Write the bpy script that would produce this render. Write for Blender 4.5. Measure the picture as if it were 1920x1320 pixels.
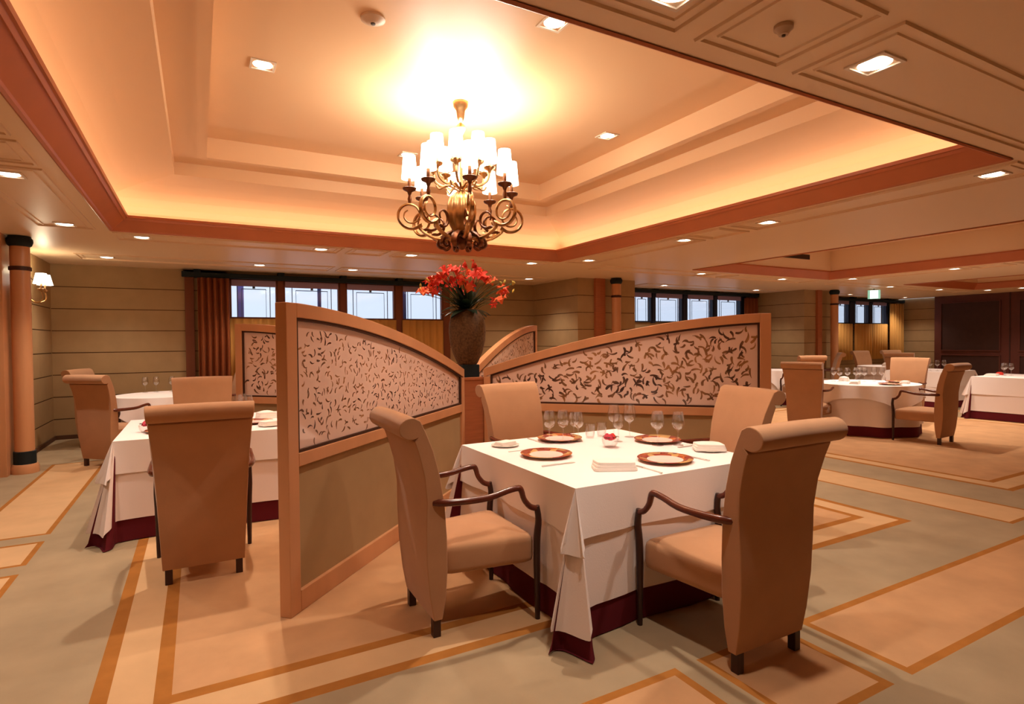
import bpy, bmesh, math, random
from mathutils import Vector, Matrix
random.seed(7)
PI = math.pi
scene = bpy.context.scene
for o in list(bpy.data.objects): bpy.data.objects.remove(o)
C = bpy.context.scene.collection

# ---------------------------------------------------------------- camera
def make_camera():
    f, yaw, pitch, roll = 1072.85, 0.500925, 0.0201476, 0.0087944
    fw = Vector((math.sin(yaw)*math.cos(pitch), math.cos(yaw)*math.cos(pitch), -math.sin(pitch)))
    r = Vector((math.cos(yaw), -math.sin(yaw), 0)); d = fw.cross(r)
    r2 = math.cos(roll)*r + math.sin(roll)*d
    d2 = -math.sin(roll)*r + math.cos(roll)*d
    cam = bpy.data.cameras.new('camera'); ob = bpy.data.objects.new('camera', cam); C.objects.link(ob)
    up = -d2; back = -fw
    ob.matrix_world = Matrix(((r2.x, up.x, back.x, 0), (r2.y, up.y, back.y, 0), (r2.z, up.z, back.z, 1.4), (0, 0, 0, 1)))
    cam.sensor_width = 36; cam.lens = f/1920*36; cam.clip_start = .05; cam.clip_end = 200
    scene.camera = ob
make_camera()

# ---------------------------------------------------------------- world, exposure, light levels
world = bpy.data.worlds.new('daylight'); scene.world = world; world.use_nodes = True
wb = world.node_tree.nodes['Background']; wb.inputs[0].default_value = (.74, .83, 1, 1); wb.inputs[1].default_value = .9
vs = scene.view_settings
vs.view_transform = 'Standard'; vs.look = 'None'; vs.gamma = 1; vs.use_curve_mapping = False
vs.exposure = 0.35
WARM = (1.0, .85, .71)
COVE = (1.0, .77, .52)
E_SPOT = 50.0      # ordinary recessed lamp
E_TABLE = 140.0     # recessed lamps in the raised ceiling
E_COVE = 1.25      # per metre of cove lamp
E_CHAND = 3.0      # each candle lamp

ZC = 2.58          # lower ceiling height

# ---------------------------------------------------------------- materials
def s2l(c):
    return tuple((x/255/12.92 if x/255 <= .04045 else ((x/255+.055)/1.055)**2.4) for x in c)
def newmat(name):
    m = bpy.data.materials.new(name); m.use_nodes = True
    return m, m.node_tree, m.node_tree.nodes['Principled BSDF']
def mat(name, rgb, rough=.6, spec=.3, metal=0, noise=0, nscale=20, bump=0, bscale=200, coat=0, sheen=0, stretch=None):
    m, nt, b = newmat(name)
    col = s2l(rgb)
    b.inputs['Base Color'].default_value = (*col, 1)
    b.inputs['Roughness'].default_value = rough
    b.inputs['Specular IOR Level'].default_value = spec
    b.inputs['Metallic'].default_value = metal
    b.inputs['Coat Weight'].default_value = coat
    b.inputs['Coat Roughness'].default_value = .08
    b.inputs['Sheen Weight'].default_value = sheen
    tc = nt.nodes.new('ShaderNodeTexCoord'); mp = nt.nodes.new('ShaderNodeMapping')
    nt.links.new(tc.outputs['Object'], mp.inputs[0])
    if stretch: mp.inputs['Scale'].default_value = stretch
    if noise:
        n = nt.nodes.new('ShaderNodeTexNoise'); n.inputs['Scale'].default_value = nscale; n.inputs['Detail'].default_value = 5
        nt.links.new(mp.outputs[0], n.inputs['Vector'])
        r = nt.nodes.new('ShaderNodeValToRGB')
        r.color_ramp.elements[0].position = .3; r.color_ramp.elements[1].position = .7
        r.color_ramp.elements[0].color = tuple(max(0, c*(1-noise)) for c in col)+(1,)
        r.color_ramp.elements[1].color = tuple(min(1, c*(1+noise)) for c in col)+(1,)
        nt.links.new(n.outputs['Fac'], r.inputs[0]); nt.links.new(r.outputs[0], b.inputs['Base Color'])
    if bump:
        n2 = nt.nodes.new('ShaderNodeTexNoise'); n2.inputs['Scale'].default_value = bscale; n2.inputs['Detail'].default_value = 3
        nt.links.new(mp.outputs[0], n2.inputs['Vector'])
        bp = nt.nodes.new('ShaderNodeBump'); bp.inputs['Strength'].default_value = bump; bp.inputs['Distance'].default_value = .002
        nt.links.new(n2.outputs['Fac'], bp.inputs['Height']); nt.links.new(bp.outputs[0], b.inputs['Normal'])
    return m
def emis(name, rgb, strength):
    m, nt, b = newmat(name)
    b.inputs['Base Color'].default_value = (.8, .8, .8, 1)
    b.inputs['Emission Color'].default_value = (*rgb, 1)
    b.inputs['Emission Strength'].default_value = strength
    return m
def glassmat(name, tint=(1, 1, 1), gloss=.12, edge=1.45):
    m = bpy.data.materials.new(name); m.use_nodes = True; nt = m.node_tree; nt.nodes.clear()
    out = nt.nodes.new('ShaderNodeOutputMaterial'); mix = nt.nodes.new('ShaderNodeMixShader')
    tr = nt.nodes.new('ShaderNodeBsdfTransparent'); gl = nt.nodes.new('ShaderNodeBsdfGlossy')
    fr = nt.nodes.new('ShaderNodeLayerWeight'); fr.inputs['Blend'].default_value = .35
    mm = nt.nodes.new('ShaderNodeMath'); mm.operation = 'MULTIPLY_ADD'; mm.inputs[1].default_value = .40; mm.inputs[2].default_value = gloss
    tr.inputs[0].default_value = (*tint, 1); gl.inputs['Roughness'].default_value = .05
    nt.links.new(fr.outputs['Facing'], mm.inputs[0]); nt.links.new(mm.outputs[0], mix.inputs[0])
    nt.links.new(tr.outputs[0], mix.inputs[1]); nt.links.new(gl.outputs[0], mix.inputs[2]); nt.links.new(mix.outputs[0], out.inputs[0])
    return m

M = {}
M['ceiling'] = mat('ceiling_paint', (238, 208, 172), .42, .35)
M['coffer'] = mat('coffer_lacquer', (234, 192, 148), .42, .3)
M['wood'] = mat('cherry_wood', (176, 106, 68), .32, .4, noise=.10, nscale=6, stretch=(1, 1, 12))
M['lightwood'] = mat('light_cherry', (208, 150, 106), .35, .4, noise=.07, nscale=5, stretch=(1, 1, .15))
M['bandwood'] = mat('band_wood', (184, 104, 64), .35, .4, noise=.06, nscale=3)
M['bead'] = mat('dark_bead', (70, 40, 26), .5)
M['wall'] = mat('wall_panel', (174, 144, 104), .75, .2, noise=.05, nscale=5, bump=.1, bscale=300)
M['joint'] = mat('wall_joint', (96, 62, 40), .8)
M['darkwall'] = mat('dark_panel', (96, 52, 44), .4, .4, noise=.08, nscale=4)
M['darkinset'] = mat('dark_inset', (66, 42, 36), .55, .3, noise=.08, nscale=8)
M['carpet'] = mat('carpet_field', (170, 148, 118), .95, .05, noise=.09, nscale=3.5, bump=.5, bscale=500)
M['rug'] = mat('carpet_rug', (200, 154, 112), .95, .05, noise=.09, nscale=4, bump=.5, bscale=500)
M['border'] = mat('carpet_border', (212, 172, 128), .95, .05, noise=.06, nscale=4, bump=.5, bscale=500)
M['gold'] = mat('carpet_gold', (172, 112, 54), .95, .05, noise=.08, nscale=9, bump=.5, bscale=500)
M['suede'] = mat('suede', (186, 138, 100), .9, .15, noise=.05, nscale=7, bump=.25, bscale=260, sheen=.25)
M['mahogany'] = mat('mahogany', (96, 42, 26), .22, .5, noise=.15, nscale=14)
M['leg'] = mat('leg_wood', (58, 32, 26), .35, .4)
M['cloth'] = mat('white_linen', (248, 238, 234), .85, .15, bump=.25, bscale=150)
M['cloth2'] = mat('white_linen_base', (244, 230, 224), .85, .15, bump=.25, bscale=150)
M['burgundy'] = mat('burgundy_cloth', (96, 26, 34), .85, .15)
M['black'] = mat('black_fabric', (22, 34, 38), .6, .3)
M['brass'] = mat('brass', (186, 146, 100), .28, .6, metal=1, noise=.15, nscale=30)
M['darkbrass'] = mat('dark_brass', (110, 66, 40), .35, .5, metal=.8)
M['vase'] = mat('woven_vase', (92, 66, 40), .7, .3, noise=.45, nscale=55, bump=1.0, bscale=70)
M['leaf'] = mat('dark_leaf', (24, 50, 34), .5, .4)
M['stem'] = mat('stem', (60, 78, 40), .6)
M['bud'] = mat('bud', (196, 176, 84), .6)
M['petal'] = mat('red_petal', (232, 66, 50), .5, .3, noise=.2, nscale=12)
M['petal2'] = mat('orange_petal', (236, 104, 54), .5, .3, noise=.2, nscale=12)
M['pink'] = mat('pink_petal', (206, 60, 80), .5, .3)
M['porcelain'] = mat('porcelain', (246, 238, 226), .2, .5, coat=.4)
M['napkin'] = mat('napkin', (246, 236, 226), .85, .15, bump=.2, bscale=120)
M['silver'] = mat('silver', (235, 232, 228), .38, .5, metal=1)
M['curtain'] = mat('brown_curtain', (150, 84, 50), .85, .15, noise=.08, nscale=3)
M['goldcurtain'] = mat('gold_curtain', (214, 160, 88), .85, .15, noise=.1, nscale=4, stretch=(1, 1, .1))
M['windowpost'] = mat('window_post', (120, 66, 40), .5, .3)
M['backlitpost'] = mat('backlit_post', (38, 40, 58), .5, .3)  # same window wood, its backlit darkness put into the colour
M['blind'] = mat('roller_blind', (168, 146, 176), .8, .1)
M['came'] = mat('lead_came', (90, 104, 120), .5, .4)
M['shade'] = emis('lit_shade', (1.0, .90, .74), 4.0)
M['lens'] = emis('lamp_lens', (1.0, .90, .78), 9.0)
M['frame'] = mat('lamp_frame', (236, 220, 200), .4, .4)
M['vent'] = mat('vent_metal', (70, 60, 52), .5, .4)
M['plastic'] = mat('ivory_plastic', (206, 178, 150), .5, .3)
M['exitface'] = emis('exit_face', (.85, 1.0, .98), 1.6)
M['exitgreen'] = emis('exit_green', (.03, .42, .30), .8)
M['outpost'] = mat('outside_post', (60, 70, 120), .6)
M['banner'] = mat('banner', (130, 130, 220), .7)
M['drink'] = glassmat('drinking_glass', (.99, .99, .99), .06)
M['pane'] = glassmat('window_pane', (.96, .98, 1), .03)
# plate rim pattern: red and gold patches round the rim
def platemat():
    m, nt, b = newmat('charger_rim')
    b.inputs['Roughness'].default_value = .25; b.inputs['Coat Weight'].default_value = .4
    tc = nt.nodes.new('ShaderNodeTexCoord'); n = nt.nodes.new('ShaderNodeTexVoronoi'); n.inputs['Scale'].default_value = 22
    nt.links.new(tc.outputs['Object'], n.inputs['Vector'])
    sep = nt.nodes.new('ShaderNodeSeparateColor'); nt.links.new(n.outputs['Color'], sep.inputs[0])
    r = nt.nodes.new('ShaderNodeValToRGB'); r.color_ramp.interpolation = 'CONSTANT'
    r.color_ramp.elements[0].color = (*s2l((150, 52, 38)), 1)
    e = r.color_ramp.elements[1]; e.position = .5; e.color = (*s2l((196, 108, 50)), 1)
    e = r.color_ramp.elements.new(.78); e.color = (*s2l((206, 160, 100)), 1)
    nt.links.new(sep.outputs[0], r.inputs[0]); nt.links.new(r.outputs[0], b.inputs['Base Color'])
    return m
M['rim'] = platemat()
# decorative glass of the screens: frosted blush glass under a clear glossy surface
def screenglass():
    m, nt, b = newmat('frosted_glass')
    b.inputs['Base Color'].default_value = (*s2l((240, 206, 188)), 1)
    b.inputs['Roughness'].default_value = .5
    b.inputs['Coat Weight'].default_value = 1.0; b.inputs['Coat Roughness'].default_value = .02; b.inputs['Coat IOR'].default_value = 1.55
    return m
M['frost'] = screenglass()
def motifmat():
    m, nt, b = newmat('etched_motif')
    b.inputs['Roughness'].default_value = .4; b.inputs['Coat Weight'].default_value = .8; b.inputs['Coat Roughness'].default_value = .02
    tc = nt.nodes.new('ShaderNodeTexCoord'); n = nt.nodes.new('ShaderNodeTexNoise'); n.inputs['Scale'].default_value = 4.5; n.inputs['Detail'].default_value = 2
    nt.links.new(tc.outputs['Object'], n.inputs['Vector'])
    r = nt.nodes.new('ShaderNodeValToRGB')
    r.color_ramp.elements[0].position = .40; r.color_ramp.elements[0].color = (*s2l((84, 50, 38)), 1)
    r.color_ramp.elements[1].position = .62; r.color_ramp.elements[1].color = (*s2l((176, 122, 74)), 1)
    nt.links.new(n.outputs['Fac'], r.inputs[0]); nt.links.new(r.outputs[0], b.inputs['Base Color'])
    return m
M['motif'] = motifmat()

# ---------------------------------------------------------------- mesh helpers
class MB:
    def __init__(s): s.v = []; s.f = []; s.m = []; s.mi = 0
    def add(s, vs, fs):
        o = len(s.v); s.v += [tuple(p) for p in vs]
        for f in fs: s.f.append([i+o for i in f]); s.m.append(s.mi)
        return s
    def box(s, x0, x1, y0, y1, z0, z1):
        v = [(x, y, z) for z in (z0, z1) for y in (y0, y1) for x in (x0, x1)]
        return s.add(v, [(0, 2, 3, 1), (4, 5, 7, 6), (0, 1, 5, 4), (2, 6, 7, 3), (0, 4, 6, 2), (1, 3, 7, 5)])
    def quad(s, a, b, c, d): return s.add([a, b, c, d], [(0, 1, 2, 3)])
    def lathe(s, prof, n=20, cx=0, cy=0, z0=0, reed=0, nr=0, caps=True):
        vs = []; fs = []
        for (r, z) in prof:
            for k in range(n):
                a = 2*PI*k/n; rr = r*(1-reed*(.5-.5*math.cos(nr*a))) if reed else r
                vs.append((cx+rr*math.cos(a), cy+rr*math.sin(a), z0+z))
        for i in range(len(prof)-1):
            for k in range(n):
                k2 = (k+1) % n
                fs.append((i*n+k, i*n+k2, (i+1)*n+k2, (i+1)*n+k))
        if caps and prof[0][0] > 1e-5: fs.append(tuple(range(n))[::-1])
        if caps and prof[-1][0] > 1e-5: fs.append(tuple(range((len(prof)-1)*n, len(prof)*n)))
        return s.add(vs, fs)
    def tube(s, pts, rad, n=8, smooth=0, flat=1.0, closed=False):
        P = [Vector(p) for p in pts]
        if smooth:
            Q = []; R = []
            rr = rad if isinstance(rad, (list, tuple)) else [rad]*len(P)
            for i in range(len(P)-1):
                p0 = P[max(i-1, 0)]; p1 = P[i]; p2 = P[i+1]; p3 = P[min(i+2, len(P)-1)]
                for k in range(smooth):
                    t = k/smooth
                    Q.append(.5*((2*p1)+(p2-p0)*t+(2*p0-5*p1+4*p2-p3)*t*t+(3*p1-p0-3*p2+p3)*t**3)); R.append(rr[i]*(1-t)+rr[i+1]*t)
            Q.append(P[-1]); R.append(rr[-1]); P = Q; rad = R
        if not isinstance(rad, (list, tuple)): rad = [rad]*len(P)
        vs = []; fs = []; up = None
        for i, p in enumerate(P):
            d = (P[min(i+1, len(P)-1)]-P[max(i-1, 0)])
            if d.length < 1e-9: d = Vector((0, 0, 1))
            d.normalize()
            if up is None:
                up = Vector((0, 0, 1)) if abs(d.z) < .9 else Vector((1, 0, 0))
            a = up-d*up.dot(d)
            if a.length < 1e-4: a = Vector((0, 1, 0))-d*d.y
            a.normalize(); up = a; b = d.cross(a)
            for k in range(n):
                t = 2*PI*k/n
                vs.append(p+a*(math.cos(t)*rad[i])+b*(math.sin(t)*rad[i]*flat))
        for i in range(len(P)-1):
            for k in range(n):
                k2 = (k+1) % n; fs.append((i*n+k, i*n+k2, (i+1)*n+k2, (i+1)*n+k))
        fs.append(tuple(range(n))[::-1]); fs.append(tuple(range((len(P)-1)*n, len(P)*n)))
        return s.add(vs, fs)
    def prism(s, poly, axis_a, axis_b, n, t0, t1, origin=(0, 0, 0)):
        a = Vector(axis_a); b = Vector(axis_b); nn = Vector(n); o = Vector(origin); k = len(poly)
        vs = [o+a*p[0]+b*p[1]+nn*t0 for p in poly]+[o+a*p[0]+b*p[1]+nn*t1 for p in poly]
        fs = [tuple(range(k)), tuple(range(k, 2*k))[::-1]]+[(i, i+k, (i+1) % k+k, (i+1) % k) for i in range(k)]
        return s.add(vs, fs)
    def mesh(s, name, mats, smooth=False):
        me = bpy.data.meshes.new(name); me.from_pydata(s.v, [], s.f)
        if not isinstance(mats, (list, tuple)): mats = [mats]
        for m in mats: me.materials.append(m)
        bm = bmesh.new(); bm.from_mesh(me)
        for i, f in enumerate(bm.faces):
            f.material_index = s.m[i]; f.smooth = smooth
        bmesh.ops.recalc_face_normals(bm, faces=bm.faces)
        bm.to_mesh(me); bm.free()
        return me
    def build(s, name, mats, parent=None, smooth=False, bevel=0, seg=2):
        me = s.mesh(name, mats, smooth)
        o = bpy.data.objects.new(name, me); C.objects.link(o)
        if parent: o.parent = parent
        if bevel:
            b = o.modifiers.new('bevel', 'BEVEL'); b.width = bevel; b.segments = seg; b.limit_method = 'ANGLE'; b.angle_limit = math.radians(40)
            b.harden_normals = False
        if smooth:
            for p in me.polygons: p.use_smooth = True
            try:
                me.set_sharp_from_angle(angle=math.radians(50))
            except Exception: pass
        return o

def tag(o, label, cat, group=None, kind=None):
    if label: o['label'] = label
    if cat: o['category'] = cat
    if group: o['group'] = group
    if kind: o['kind'] = kind
    return o
def thing(name, label, cat, loc=(0, 0, 0), rz=0, group=None):
    o = bpy.data.objects.new(name, None); C.objects.link(o); o.empty_display_size = .1
    o.location = loc; o.rotation_euler = (0, 0, rz)
    return tag(o, label, cat, group)
def struct(o):
    o['kind'] = 'structure'; return o
def kids(o): return [c for c in bpy.data.objects if c.parent == o]
def dup(o, loc=None, rz=None, label=None, group=None, parent=None, scale=None):
    c = o.copy(); C.objects.link(c)
    if parent: c.parent = parent
    if loc is not None: c.location = loc
    if rz is not None: c.rotation_euler = (0, 0, rz)
    if scale: c.scale = scale
    if label: c['label'] = label
    if group: c['group'] = group
    for k in kids(o): dup(k, parent=c)
    return c

# ================================================================ ROOM
XL, XR, YF = -3.4, 19.1, -2.6
# ---- carpet floor: one surface, inlaid pattern by face
def floor():
    P = 6.82; rects = []      # (x0,x1,y0,y1,kind)
    gold = []
    def ring(x0, x1, y0, y1, w, fill):
        rects.append((x0, x1, y0, y1, 3)); rects.append((x0+w, x1-w, y0+w, y1-w, fill))
    for k in (-1, 0, 1, 2):
        ox = k*P
        ring(ox-.40, ox+4.74, 2.34, 7.46, .062, 2)
        ring(ox-.18, ox+4.52, 2.57, 7.23, .062, 1)
        for (x0, x1) in ((-.80, 1.755), (1.88, 2.44), (2.57, 5.14)):
            ring(ox+x0, ox+x1, 1.265, 1.785, .04, 1)
            ring(ox+x0, ox+x1, -2.2+.2, -1.4, .04, 1)
            ring(ox+x0, ox+x1, 8.0, 8.55, .04, 1)
        for (y0, y1) in ((1.93, 4.49), (4.65, 5.16), (5.33, 8.4)):
            ring(ox-1.52, ox-.985, y0, y1, .035, 2)
        ring(ox-1.52, ox-.985, -1.2, 1.1, .035, 2)
        ring(ox-.4, ox+4.74, -.9, .75, .06, 1)
    xs = sorted({XL-.2, XR+.2} | {min(max(r[i], XL-.2), XR+.2) for r in rects for i in (0, 1)})
    ys = sorted({YF-.2, 10.8} | {min(max(r[i], YF-.2), 10.8) for r in rects for i in (2, 3)})
    mb = MB()
    idx = {}
    def vi(i, j):
        if (i, j) not in idx: idx[(i, j)] = len(mb.v); mb.v.append((xs[i], ys[j], 0))
        return idx[(i, j)]
    for i in range(len(xs)-1):
        for j in range(len(ys)-1):
            cx = (xs[i]+xs[i+1])/2; cy = (ys[j]+ys[j+1])/2; k = 0
            for r in rects:
                if r[0] < cx < r[1] and r[2] < cy < r[3]: k = r[4]
            mb.f.append([vi(i, j), vi(i+1, j), vi(i+1, j+1), vi(i, j+1)]); mb.m.append(k)
    struct(mb.build('floor', [M['carpet'], M['rug'], M['border'], M['gold']]))
floor()

# ---- ceiling with three coffers
COF = [(-.78, 4.76, 1.76, 7.20), (7.4, 11.18, 1.9, 7.08), (13.9, 17.1, 2.0, 7.05)]
def ring_faces(mb, rect, prof):
    """sweep profile (inset, z) round a rectangle"""
    x0, x1, y0, y1 = rect; base = len(mb.v)
    for (i, z) in prof:
        mb.v += [(x0+i, y0+i, z), (x1-i, y0+i, z), (x1-i, y1-i, z), (x0+i, y1-i, z)]
    for k in range(len(prof)-1):
        for c in range(4):
            c2 = (c+1) % 4
            mb.f.append([base+4*k+c, base+4*k+c2, base+4*k+4+c2, base+4*k+4+c]); mb.m.append(mb.mi)
    return base+4*(len(prof)-1)
def ceiling():
    mb = MB()
    xs = sorted([XL-.2, XR+.2]+[c[i] for c in COF for i in (0, 1)]); ys = sorted({YF-.2, 10.8} | {c[i] for c in COF for i in (2, 3)})
    for i in range(len(xs)-1):
        for j in range(len(ys)-1):
            cx = (xs[i]+xs[i+1])/2; cy = (ys[j]+ys[j+1])/2
            if any(c[0] < cx < c[1] and c[2] < cy < c[3] for c in COF): continue
            mb.quad((xs[i], ys[j], ZC), (xs[i], ys[j+1], ZC), (xs[i+1], ys[j+1], ZC), (xs[i+1], ys[j], ZC))
    # large coffer: trough, curved cove, two steps
    mb.mi = 1
    prof = [(.10, 2.665), (-.14, 2.665), (-.14, 2.80), (-.10, 2.86), (0.0, 2.93), (.14, 2.985), (.32, 3.03), (.60, 3.075), (.60, 3.20), (.88, 3.20), (.88, 3.40)]
    b = ring_faces(mb, COF[0], prof); mb.f.append([b, b+1, b+2, b+3]); mb.m.append(1)
    mb.mi = 0
    for c in COF[1:]:
        b = ring_faces(mb, c, [(.12, 2.72), (.12, 3.12)]); mb.f.append([b, b+1, b+2, b+3]); mb.m.append(0)
    struct(mb.build('ceiling', [M['ceiling'], M['coffer']]))
    # wooden bands round the coffers
    for n, c in enumerate(COF):
        w = MB()
        if n == 0: pr = [(0, ZC+.002), (-.012, ZC-.006), (.0, ZC-.014), (.016, ZC-.006), (.025, ZC+.006), (.125, 2.672), (.135, 2.668), (.15, 2.69), (.165, 2.69), (.17, 2.715), (.15, 2.715), (.13, 2.69), (.10, 2.66), (0, ZC+.002)]
        else: pr = [(0, ZC+.002), (-.012, ZC-.006), (.0, ZC-.014), (.016, ZC-.006), (.025, ZC+.006), (.11, 2.70), (.13, 2.70), (.13, 2.725), (.10, 2.725), (0, ZC+.01), (0, ZC+.002)]
        ring_faces(w, c, pr)
        struct(w.build('trim_%d' % (n+1), M['bandwood']))
    # plaster picture-frame mouldings
    w = MB()
    def fr(x0, x1, y0, y1):
        for (i, wd, h) in ((0, .022, .012), (.06, .014, .008)):
            a0, a1, b0, b1 = x0+i, x1-i, y0+i, y1-i
            base = ring_faces(w, (a0, a1, b0, b1), [(0, ZC+.001), (.004, ZC-h), (wd-.004, ZC-h), (wd, ZC+.001)])
    for ox, x1 in ((0, 1), (6.5, 1), (12.9, 1)):
        for (a, b) in ((-.78, 1.63), (1.73, 2.22), (2.33, 4.72)):
            if ox+b > XR: continue
            fr(ox+a, ox+b, 1.18, 1.65); fr(ox+a, ox+b, 7.31, 7.78)
    for x0 in (-1.38, 4.86, 11.35):
        for (a, b) in ((1.76, 4.18), (4.28, 4.80), (4.90, 7.20)): fr(x0, x0+.48, a, b)
    for (a, b) in ((-1.4, 1.9), (2.0, 6.0), (8.3, 12.8), (15.0, 18.9)):
        fr(a, b, 9.2, 9.75)
    struct(w.build('trim_4', M['ceiling']))
ceiling()

# ---- walls
def boarded(mb, a, b, z0=0, z1=ZC, th=.12, inward=None, step=.325):
    """wall from a to b (xy), joint grooves every step; face lies on the line a-b, body behind (left of a->b)"""
    A = Vector((a[0], a[1], 0)); B = Vector((b[0], b[1], 0)); d = (B-A).normalized(); n = Vector((-d.y, d.x, 0)); L = (B-A).length
    # profile in (depth, z)
    z = ZC+.0; pr = []
    zs = []; q = ZC-.33
    while q > max(.1, z0+.02):
        if q < z1-.02: zs.append(q)
        q -= step
    mb.mi = 0
    cur = z1
    for q in zs+[None]:
        lo = z0 if q is None else q+.006
        p = [A+Vector((0, 0, cur)), B+Vector((0, 0, cur)), B+Vector((0, 0, lo)), A+Vector((0, 0, lo))]
        mb.mi = 0; mb.quad(*p)
        if q is not None:
            mb.mi = 1
            g = n*.008
            t = Vector((0, 0, q+.006)); u = Vector((0, 0, q-.006))
            mb.quad(A+t, B+t, B+t+g, A+t+g); mb.quad(A+t+g, B+t+g, B+u+g, A+u+g); mb.quad(A+u+g, B+u+g, B+u, A+u)
            cur = q-.006
    mb.mi = 0
    g = n*th; Z1 = Vector((0, 0, z1)); Z0 = Vector((0, 0, z0))
    mb.quad(A+g+Z0, B+g+Z0, B+g+Z1, A+g+Z1); mb.quad(A+Z1, A+g+Z1, B+g+Z1, B+Z1)
    mb.quad(A+Z0, A+g+Z0, B+g+Z0, B+Z0)
WM = [M['wall'], M['joint']]
Y1, Y2, Y3 = 10.56, 10.3, 9.95
mb = MB()   # first recess
boarded(mb, (-1.88, 8.5), (-1.88, Y1)); boarded(mb, (-1.88, Y1), (-.2, Y1))
boarded(mb, (-.2, Y1), (4.35, Y1), z1=1.80); boarded(mb, (-.2, Y1), (.42, Y1), z0=1.80); boarded(mb, (-.2, Y1), (4.35, Y1), z0=2.46)
boarded(mb, (4.28, Y1), (6.32, Y1)); 
def corner(m, x, y, sx):
    """filler block added out of sight behind an inner corner"""
    m.mi = 0  # added block, keeps daylight from leaking through the joint grooves
    a, b = sorted((x+sx*.009, x+sx*.12)); m.box(a, b, y-.1, y+.12, 0, ZC)
    a, b = sorted((x-sx*.08, x+sx*.12)); m.box(a, b, y+.009, y+.115, 0, ZC)
corner(mb, -1.88, Y1, -1); corner(mb, 6.32, Y1, 1)
struct(mb.build('wall_back', WM))
mb = MB(); boarded(mb, (6.32, Y1), (6.32, 8.93)); boarded(mb, (6.32, 8.93), (7.72, 8.93)); boarded(mb, (7.72, 8.93), (7.72, Y2))
boarded(mb, (7.72, Y2), (8.75, Y2)); boarded(mb, (8.75, Y2), (12.7, Y2), z1=1.80); boarded(mb, (8.75, Y2), (12.7, Y2), z0=2.5); boarded(mb, (12.62, Y2), (13.0, Y2))
boarded(mb, (13.0, Y2), (13.0, 8.85)); boarded(mb, (13.0, 8.85), (14.3, 8.85)); boarded(mb, (14.3, 8.85), (14.3, Y3))
corner(mb, 7.72, Y2, -1); corner(mb, 13.0, Y2, 1)
struct(mb.build('wall_back.001', WM))
mb = MB(); boarded(mb, (14.3, Y3), (15.6, Y3)); boarded(mb, (15.6, Y3), (18.6, Y3), z1=1.80); boarded(mb, (15.6, Y3), (18.6, Y3), z0=2.45); boarded(mb, (18.55, Y3), (19.35, Y3)); boarded(mb, (19.35, Y3), (19.35, 8.8))
corner(mb, 14.3, Y3, -1); corner(mb, 19.35, Y3, 1)
struct(mb.build('wall_back.002', WM))
mb = MB(); boarded(mb, (XL, YF), (XL, 7.86)); struct(mb.build('wall_left', WM))
mb = MB(); boarded(mb, (XR+.1, YF), (XL, YF)); struct(mb.build('wall_front', WM))
# left pier: timber front
mb = MB(); mb.box(XL, -1.80, 7.86, 8.5, 0, ZC); mb.box(-2.6, -1.88, 7.83, 7.86, 0, ZC)
for x in (-2.3, -2.05, -1.9): mb.box(x-.012, x+.012, 7.825, 7.83, .1, ZC)
struct(mb.build('wall_pier', M['lightwood'], bevel=.006))
# skirting of the recess
mb = MB(); mb.box(-1.87, -1.855, 8.5, Y1, 0, .06); mb.box(-1.87, 6.3, Y1-.02, Y1, 0, .06); struct(mb.build('baseboard_back', M['joint']))
# right wall: dark framed panelling
mb = MB(); mb.box(19.1, 19.35, YF, 8.85, 0, ZC)
mb.mi = 1
y = 8.66
for (a, b) in ((8.66, 7.28), (6.83, 5.45), (5.0, 3.6), (3.2, 1.8), (1.4, 0)):
    mb.mi = 1; mb.box(19.09, 19.1, b, a, 1.02, 2.36); mb.box(19.09, 19.1, b, a, .12, .86)
    mb.mi = 0
    for (z0, z1) in ((1.02, 2.36), (.12, .86)):
        mb.box(19.065, 19.1, b-.03, b, z0-.03, z1+.03); mb.box(19.065, 19.1, a, a+.03, z0-.03, z1+.03)
        mb.box(19.065, 19.1, b, a, z0-.03, z0); mb.box(19.065, 19.1, b, a, z1, z1+.03)
    mb.mi = 1; mb.box(19.085, 19.1, b-.24, b-.215, 0, ZC)
struct(mb.build('wall_right', [M['darkwall'], M['darkinset']]))

# ---- windows
def window(n, x0, x1, y, z0, z1, post, style=0):
    r = struct(thing('window_%d' % n, None, None, (0, 0, 0)))
    m = MB(); w = .03
    m.box(x0-w, x0, y-.02, y+.06, z0-w, z1+w); m.box(x1, x1+w, y-.02, y+.06, z0-w, z1+w); m.box(x0, x1, y-.02, y+.06, z0-w, z0); m.box(x0-w, x1+w, y-.0, y+.06, z1+w, z1+.13); m.box(x0, x1, y-.02, y+.06, z1, z1+w)
    m.build('window_frame', post, r)
    m = MB(); m.box(x0, x1, y+.02, y+.028, z0, z1); m.build('pane', M['pane'], r)
    m = MB(); t = .006; W = x1-x0
    def bar(a, b, c, d): m.box(a, b, y+.008, y+.018, c, d)
    i = .13*W; j = .06
    bar(x0+i-t, x0+i+t, z0, z1); bar(x1-i-t, x1-i+t, z0, z1)
    bar(x0+i+.06, x0+i+.06+t, z0, z1-j); bar(x1-i-.06-t, x1-i-.06, z0, z1-j); bar(x0+i+.06, x1-i-.06, z1-j-t, z1-j+t)
    m.box((x0+x1)/2-.02, (x0+x1)/2+.02, y, y+.02, z1-.05, z1)
    m.build('leading', M['came'], r)
    m = MB(); m.box(x0-.0, x1+.0, y-.036, y-.028, z1-.02, z1+.085); m.build('roller_blind', M['blind'], r)
wins = [(.49, 1.17), (1.32, 2.21), (2.37, 3.23), (3.41, 4.19)]
n = 1
for (a, b) in wins: window(n, a, b, Y1-.03, 1.83, 2.36, M['windowpost']); n += 1
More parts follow.
